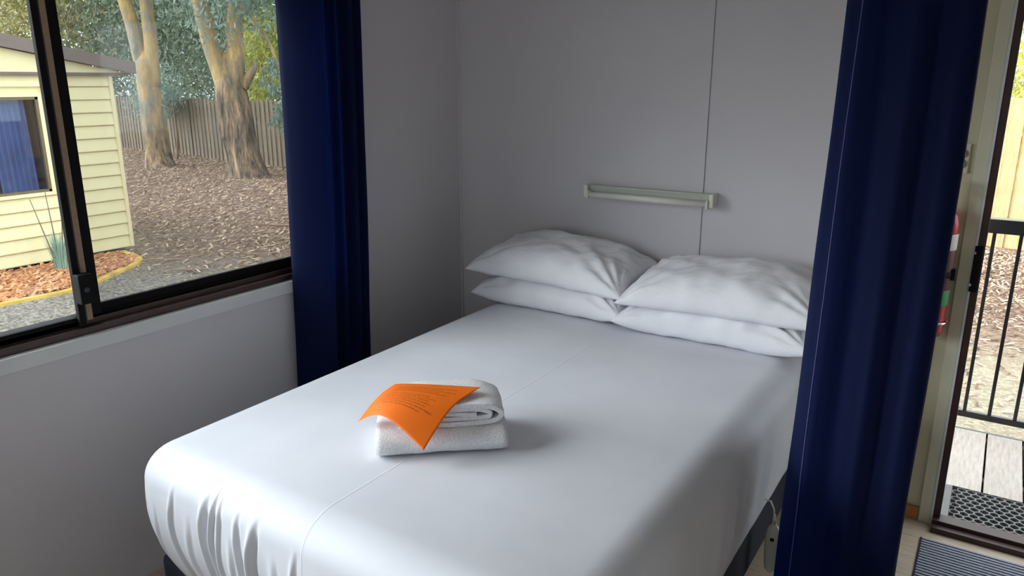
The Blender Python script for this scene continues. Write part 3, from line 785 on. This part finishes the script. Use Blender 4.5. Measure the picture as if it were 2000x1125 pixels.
def reg_bed():
    while True:
        y = random.uniform(-1.5, 2.0); x = random.uniform(-7.0, -5.75)
        kx = np.interp(y, KP[:, 1], KP[:, 0])
        if x < kx - .06: return x, y
chips('bark_mulch', 6000, reg_bed, .075, M['chip_orange'], 'orange bark chips inside the yellow-edged garden bed', .022)
def fallen(name, x, y, L_, a, label):
    pts = []
    for i in range(9):
        s = i / 8 - .5; pts.append((x + math.cos(a) * s * L_ + .03 * L_ * math.sin(s * 7), y + math.sin(a) * s * L_ + .06 * L_ * math.cos(s * 5), gz(x, y) + .02 + .015 * abs(math.sin(s * 6))))
    o_ = tube(name, pts, [.004, .009, .012, .013, .014, .013, .010, .008, .003], M['chip'], None, 7); tag(o_, label, 'bark')
fallen('bark_strip', -6.05, 2.10, .55, .7, 'curled orange bark strip lying beside the end of the yellow kerb')
fallen('bark_strip', -5.35, 1.95, .50, .75, 'thin pale bark strip on the gravel left of the others')
fallen('bark_strip', -6.7, 4.3, .8, .4, 'long pale bark strip lying on the mulch behind the cabin corner')
fallen('bark_strip', -4.2, 3.2, 1.1, -.5, 'dark fallen branch on the mulch nearest the window curtain')

# clumping plant in the garden bed
gp = empty('grass_plant', (-6.62, 1.18, G)); tag(gp, 'blue-green clumping plant with tall bare stalks against the cabin wall', 'plant')
def clump():
    V = []; F = []
    for i in range(420):
        a = random.uniform(0, 2 * PI); r0 = random.uniform(0, .07); l = random.uniform(.18, .48); lean = random.uniform(.02, .35); w = .006
        bx, by = r0 * math.cos(a), r0 * math.sin(a); b = len(V); px, py = -math.sin(a) * w, math.cos(a) * w
        for s in (0, .5, 1):
            o_ = lean * l * s * s; ww = 1 - s * .85; V.append((bx + math.cos(a) * o_ + px * ww, by + math.sin(a) * o_ + py * ww, l * s)); V.append((bx + math.cos(a) * o_ - px * ww, by + math.sin(a) * o_ - py * ww, l * s))
        F += [(b, b + 1, b + 3, b + 2), (b + 2, b + 3, b + 5, b + 4)]
    return mesh('leaf_clump', V, F, M['plant'], gp, False, 'stuff')
clump()
for dx, dy, h in ((.0, -.22, .86), (.02, -.06, .92), (.01, .10, .80), (.03, .2, .6)):
    tube('stalk', [(dx * .1, dy * .1, 0), (dx * .5, dy * .6, h * .55), (dx, dy, h)], [.008, .006, .004], M['leaf_stalk'] if 'leaf_stalk' in M else M['twig'], gp, 6)

# ------------------------------------------------------------------ neighbouring cabin
CX = -7.05
cb = empty('cabin', (CX, 0, G)); tag(cb, 'cream weatherboard cabin with a blue-curtained window across the yard', 'building')
CBI = Matrix.Translation((-CX, 0, -G))
def onc(o): o.parent = cb; o.matrix_parent_inverse = CBI; return o
CY0, CY1 = -4.2, 2.30; cz0, cz1 = -.40, 1.75
WYA, WYB, WZA, WZB = -.35, 1.41, .415, 1.49   # its window
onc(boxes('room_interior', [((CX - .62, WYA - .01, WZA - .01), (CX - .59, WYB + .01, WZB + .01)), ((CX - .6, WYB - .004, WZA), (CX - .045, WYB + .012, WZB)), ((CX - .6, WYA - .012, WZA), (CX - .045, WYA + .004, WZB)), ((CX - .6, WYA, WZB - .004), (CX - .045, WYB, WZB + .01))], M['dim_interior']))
onc(boxes('body', [((CX - 4.6, CY0, cz0 + .02), (CX - .03, WYA, cz1)), ((CX - 4.6, WYB, cz0 + .02), (CX - .03, CY1 - .02, cz1)), ((CX - 4.6, WYA, cz0 + .02), (CX - .03, WYB, WZA)), ((CX - 4.6, WYA, WZB), (CX - .03, WYB, cz1)), ((CX - 4.6, WYA, WZA), (CX - .6, WYB, WZB))], M['cabin_trim']))
nb = 14; bh = (cz1 - cz0) / nb
def board(y0, y1, i):
    z0 = cz0 + i * bh; V = [(CX, y0, z0), (CX, y1, z0), (CX - .022, y1, z0 + bh * .55), (CX - .022, y0, z0 + bh * .55)]
    # lower edge proud, tapering back, ship-lap step half-way
    prof = [(CX - .03, z0), (CX + .004, z0 + .002), (CX + .006, z0 + .012), (CX - .006, z0 + bh * .50), (CX - .012, z0 + bh * .53), (CX - .004, z0 + bh * .56), (CX - .012, z0 + bh * .985), (CX - .03, z0 + bh * .99)]
    prof = [(CX - .03, z0 + .002), (CX + .006, z0 + .004), (CX + .008, z0 + .014), (CX - .014, z0 + bh - .005), (CX - .03, z0 + bh - .004)]
    m = len(prof); V = [(p, y0, z) for p, z in prof] + [(p, y1, z) for p, z in prof]
    F = [(k_, (k_ + 1) % m, m + (k_ + 1) % m, m + k_) for k_ in range(m)] + [tuple(range(m))[::-1], tuple(range(m, 2 * m))]
    onc(mesh('weatherboard', V, F, M['weatherboard']))
for i in range(nb):
    za, zc = cz0 + i * bh, cz0 + (i + 1) * bh
    if zc > WZA - .03 and za < WZB + .03:
        board(CY0, WYA - .05, i); board(WYB + .05, CY1 - .03, i)
    else: board(CY0, CY1 - .03, i)
onc(box('corner_stop', (CX - .04, CY1 - .035, cz0), (CX + .018, CY1 + .01, cz1), M['cabin_trim'], None, .003))
onc(boxes('window_surround', [((CX - .05, WYA - .05, WZA - .04), (CX + .02, WYB + .05, WZA)), ((CX - .05, WYA - .05, WZB), (CX + .02, WYB + .05, WZB + .04)), ((CX - .05, WYA - .05, WZA), (CX + .02, WYA, WZB)), ((CX - .05, WYB, WZA), (CX + .02, WYB + .05, WZB))], M['cabin_trim']))
cw = onc(boxes('window_frame', [((CX - .04, WYA, WZA), (CX + .012, WYB, WZA + .03)), ((CX - .04, WYA, WZB - .03), (CX + .012, WYB, WZB)), ((CX - .04, WYA, WZA), (CX + .012, WYA + .03, WZB)), ((CX - .04, WYB - .03, WZA), (CX + .012, WYB, WZB)), ((CX - .04, .45, WZA), (CX + .006, .49, WZB))], M['cabin_frame']))
box('window_pane', (CX - .02, WYA + .03, WZA + .03), (CX - .016, WYB - .03, WZB - .03), M['glass'], cw)
def cabin_curtain(nm, ya, yb, mat, xo):
    P = [(CX + xo + .018 * math.sin(k_ * 1.05), ya + (yb - ya) * k_ / 40) for k_ in range(41)]
    V = [(p[0], p[1], WZA + .0) for p in P] + [(p[0], p[1] - .02, WZB) for p in P]
    o_ = mesh(nm, V, [(k_, k_ + 1, 42 + k_, 41 + k_) for k_ in range(40)], mat, cw, True)
cabin_curtain('window_drape', .93, 1.335, M['cabin_curtain'], -.10)
cabin_curtain('window_drape', -.34, .915, M['cabin_net'], -.14)
# gable, soffit and roof edge
APY, APZ = -.95, 2.42; EY, EZ = 2.56, 1.78
def gz_(y): return EZ + (APZ - EZ) * (EY - y) / (EY - APY) if y > APY else APZ - (APZ - EZ) * (APY - y) / (EY - APY)
V = []
for x in (CX - .03, CX + .05): V += [(x, CY0, cz1 + .01), (x, EY - .12, cz1 + .01), (x, APY, gz_(APY) - .02), (x, CY0, gz_(CY0) - .02)]
onc(mesh('gable', V, [(0, 1, 2, 3), (7, 6, 5, 4), (0, 4, 5, 1), (1, 5, 6, 2), (2, 6, 7, 3), (3, 7, 4, 0)], M['weatherboard']))
onc(box('soffit_trim', (CX - .03, CY0, cz1 - .025), (CX + .06, EY - .06, cz1 + .01), M['roof'], None, .003))
def roof_slab(ya, yb, x0, x1, t0, t1, nm, mat):
    V = []
    for x in (x0, x1): V += [(x, ya, gz_(ya) + t0), (x, yb, gz_(yb) + t0), (x, yb, gz_(yb) + t1), (x, ya, gz_(ya) + t1)]
    onc(mesh(nm, V, [(0, 1, 2, 3), (7, 6, 5, 4), (0, 4, 5, 1), (1, 5, 6, 2), (2, 6, 7, 3), (3, 7, 4, 0)], mat))
roof_slab(APY, EY, CX - 4.8, CX + .14, .08, .11, 'roof', M['roof']); roof_slab(-4.4, APY, CX - 4.8, CX + .14, .08, .11, 'roof', M['roof'])
roof_slab(APY, EY, CX + .10, CX + .14, -.03, .08, 'barge_board', M['roof']); roof_slab(-4.4, APY, CX + .10, CX + .14, -.03, .08, 'barge_board', M['roof'])

# ------------------------------------------------------------------ fences
def fence(name, a, b, w, h, mat, label, gap=.004, jit=.015):
    f = empty(name, (a[0], a[1], G)); tag(f, label, 'fence')
    d = Vector((b[0] - a[0], b[1] - a[1], 0)); L_ = d.length; ang = math.atan2(d.y, d.x); f.rotation_euler = (0, 0, ang)
    bm = bmesh.new(); bm_box(bm, (0, -.009, -.08), (w - gap, .009, h)); me_ = bpy.data.meshes.new('paling'); bm.to_mesh(me_); bm.free(); me_.materials.append(mat)
    n = min(int(L_ / w), 290)
    for i in range(n):
        p = bpy.data.objects.new('paling', me_); COL.objects.link(p); p.parent = f
        x = i * w; g = gz(a[0] + d.x / L_ * x, a[1] + d.y / L_ * x) - G
        p.location = (x, (.012 if i % 2 else -.012) + random.uniform(-.004, .004), g + random.uniform(-jit, jit))
    for z in (.35, 1.35): box('fence_rail', (0, .025, z), (n * w, .07, z + .09), mat, f)
    for i in range(0, int(L_ / 2.4) + 1): box('fence_post', (i * 2.4, .07, -.3), (i * 2.4 + .1, .16, h - .05), mat, f)
    return f
fence('paling_fence', (-27.5, 12.0), (-9.4, 9.55), .105, 1.66, M['old_paling'], 'weathered grey paling fence behind the gum trees')
fence('paling_fence', (-1.0, 8.9), (7.5, 7.85), .15, 1.90, M['new_paling'], 'pale new timber fence seen past the deck railing')

# ------------------------------------------------------------------ trees
def leaves(name, blobs, n, size, mat, parent, droop=.3, seed=0):
    rng = np.random.default_rng(seed); B = np.array(blobs, float)   # cx,cy,cz,rx,ry,rz
    wts = B[:, 3] * B[:, 4] * B[:, 5]; wts = wts / wts.sum(); idx = rng.choice(len(B), n, p=wts)
    d = rng.normal(size=(n, 3)); d /= np.linalg.norm(d, axis=1)[:, None]; r = rng.uniform(.25, 1, n) ** .5
    C_ = B[idx, :3] + d * B[idx, 3:] * r[:, None]
    # clumping
    cl = rng.normal(size=(max(8, n // 60), 3)); ci = rng.integers(0, len(cl), n)
    base = C_[rng.integers(0, n, len(cl))]; m_ = rng.random(n) < .75
    C_[m_] = base[ci][m_] + rng.normal(size=(n, 3))[m_] * np.array((.30, .30, .26)) * (B[:, 3].mean() / 1.6)
    ax = rng.normal(size=(n, 3)); ax[:, 2] -= droop * 2; ax /= np.linalg.norm(ax, axis=1)[:, None]
    o2 = rng.normal(size=(n, 3)); sd = np.cross(ax, o2); sd /= np.linalg.norm(sd, axis=1)[:, None]
    L_ = size * rng.uniform(.6, 1.4, n)[:, None]; w = L_ * .32
    V = np.empty((n, 4, 3)); V[:, 0] = C_ - ax * L_ / 2; V[:, 1] = C_ + sd * w / 2; V[:, 2] = C_ + ax * L_ / 2; V[:, 3] = C_ - sd * w / 2
    me_ = bpy.data.meshes.new(name); me_.vertices.add(n * 4); me_.vertices.foreach_set('co', V.reshape(-1))
    me_.loops.add(n * 4); me_.loops.foreach_set('vertex_index', np.arange(n * 4, dtype=np.int32)); me_.polygons.add(n)
    me_.polygons.foreach_set('loop_start', np.arange(0, n * 4, 4, dtype=np.int32)); me_.polygons.foreach_set('loop_total', np.full(n, 4, dtype=np.int32)); me_.update(calc_edges=True)
    me_.materials.append(mat)
    o_ = bpy.data.objects.new(name, me_); COL.objects.link(o_); o_.parent = parent; o_['kind'] = 'stuff'; return o_
def dense(pts, rad, n):
    P = catmull([tuple(p) + (r,) for p, r in zip(pts, rad)], n); return [tuple(q[:3]) for q in P], [q[3] for q in P]
def limb(nm, pts, rad, mat, parent, n=24, seg=20, jit=.18, seed=0):
    p, r = dense(pts, rad, n); V, F = tube_geo(p, r, seg, jitter=jit, seed=seed); return mesh(nm, V, F, mat, parent, True)
# forked gum (behind the cabin corner)
ga = empty('gum_tree', (-16.0, 8.4, gz(-16, 8.4))); tag(ga, 'smooth-barked gum tree forking above the fence near the cabin', 'tree')
limb('trunk', [(.05, .0, -.1), (.0, 0, .25), (-.04, .02, 1.0), (-.02, 0, 1.9), (.0, 0, 2.5), (.0, 0, 3.0)], [.44, .33, .275, .275, .26, .03], M['bark_a'], ga, 40, 24, .16, 1)
limb('limb', [(-.05, -.03, 2.0), (-.16, -.10, 3.1), (-.27, -.17, 3.9), (-.42, -.28, 4.8), (-1.0, -.8, 6.4)], [.2, .17, .16, .15, .09], M['bark_a'], ga, 24, 16, .12, 2)
limb('limb', [(.06, .04, 2.0), (.13, .09, 3.1), (.13, .1, 3.9), (.16, .12, 4.8), (.7, .5, 6.6)], [.2, .165, .15, .14, .09], M['bark_a'], ga, 24, 16, .12, 5)
limb('broken_twig', [(.24, .1, 1.55), (.38, .18, 1.48), (.52, .26, 1.36)], [.03, .02, .012], M['bark_a'], ga, 6, 8, 0)
leaves('foliage', [(-1.5, -.9, 7.2, 2.6, 2.4, 1.6), (1.4, .4, 7.4, 2.6, 2.6, 1.6), (-.6, 1.5, 6.6, 2.2, 2.2, 1.3)], 18000, .15, M['leaf_grey'], ga, .5, 3)
# ragged thick gum
gb = empty('gum_tree', (-12.3, 8.2, gz(-12.3, 8.2))); tag(gb, 'thick gum tree with ragged peeling bark, nearest the window curtain', 'tree')
limb('trunk', [(.06, .05, -.1), (.02, .01, .2), (-.04, -.03, .7), (-.10, -.06, 1.5), (-.16, -.1, 2.1), (-.20, -.12, 2.75)], [.45, .385, .345, .32, .29, .04], M['bark_b'], gb, 40, 26, .30, 7)
limb('limb', [(-.18, -.10, 1.7), (-.40, -.28, 2.8), (-.50, -.34, 3.5), (-.7, -.5, 5.2)], [.24, .17, .17, .13], M['bark_a'], gb, 24, 16, .2, 8)
limb('limb', [(-.08, -.06, 1.7), (.0, .02, 2.8), (.05, .05, 3.5), (.5, .3, 5.4)], [.24, .17, .16, .12], M['bark_b'], gb, 24, 16, .25, 9)
limb('broken_stub', [(.1, .05, 2.0), (.28, .2, 2.35), (.36, .26, 2.55)], [.14, .09, .03], M['bark_b'], gb, 10, 10, .3, 4)
leaves('foliage', [(.2, -.5, 3.5, .75, .75, .75), (.9, .3, 3.9, .9, .9, 1.0), (-.8, -.2, 4.4, 1.2, 1.2, .7), (.9, -.2, 5.2, 2.2, 2.2, 1.2), (-.6, .6, 6.2, 2.6, 2.6, 1.4)], 20000, .13, M['leaf_blue'], gb, .5, 5)
limb('drooping_branch', [(.3, .2, 3.6), (.75, .35, 2.9), (.95, .45, 2.0), (1.0, .5, 1.2)], [.05, .035, .02, .008], M['bark_a'], gb, 12, 8, 0)
leaves('hanging_foliage', [(.85, .4, 2.2, .35, .35, .45), (1.0, .5, 1.35, .4, .4, .45)], 1500, .11, M['leaf_blue'], gb, .8, 6)
def bg_tree(x, y, blobs, n, size, mat, label, seed, th=.14, hh=3.0):
    t = empty('bushy_tree', (x, y, gz(x, y))); tag(t, label, 'tree')
    limb('trunk', [(0, 0, -.1), (.08, .05, hh * .4), (-.05, .1, hh)], [th, th * .8, th * .5], M['twig'], t, 10, 9, .1, seed)
    leaves('foliage', blobs, n, size, mat, t, .35, seed)
bg_tree(-30, 12.5, [(0, 0, 3.2, 4.5, 2.2, 2.6), (-2, 0, 5.8, 4.5, 2.2, 2.4), (3, .5, 6, 4, 2, 2.5)], 34000, .20, M['leaf_olive'], 'olive and rust tinged tree rising behind the cabin roof', 21)
bg_tree(-24.5, 14.0, [(0, 0, 2.6, 3.6, 1.8, 2.2), (0, 0, 5.6, 4.2, 2, 2.4), (1.5, 0, 4.2, 3.4, 1.8, 2)], 40000, .18, M['leaf_grey'], 'dense grey-green tree between the cabin roof and the forked gum', 22)
bg_tree(-19.0, 13.8, [(0, 0, 2.8, 2.8, 1.6, 2.0), (0, 0, 5.4, 3.4, 1.8, 2.2)], 30000, .17, M['leaf_grey'], 'grey-green tree behind the fence, right of the forked gum', 23)
bg_tree(-16.2, 12.6, [(0, 0, 2.1, 1.5, 1.1, 1.3), (-.3, 0, 3.3, 1.2, .9, .9)], 9000, .14, M['leaf_yellow'], 'yellow-green shrub over the fence between the two gums', 24, .06, 1.8)
bg_tree(-14.0, 14.5, [(0, 0, 3.0, 3.2, 1.6, 2.2), (0, 0, 5.8, 3.6, 1.8, 2.2)], 28000, .17, M['leaf_green'], 'mid green tree behind the thick ragged gum', 25)
bg_tree(-11.9, 11.2, [(0, 0, 2.1, 1.3, .9, 1.1), (.3, 0, 3.2, 1.0, .8, .8)], 8000, .13, M['leaf_yellow'], 'bright yellow-green shrub over the fence beside the window curtain', 26, .06, 1.8)
bg_tree(-17.5, 9.9, [(-.8, .2, 2.0, .9, .6, .7), (-1.2, .3, 1.5, .9, .5, .5)], 2600, .12, M['leaf_blue'], 'low blue-green sapling in front of the fence beside the cabin corner', 27, .04, 1.6)
bg_tree(3.4, 12.5, [(0, 0, 2.4, 3.2, 1.4, 1.5), (-.4, 0, 1.6, 3, 1.3, 1.2)], 16000, .15, M['leaf_yellow'], 'sunlit yellow-green tree above the pale fence past the deck', 28, .1, 1.8)
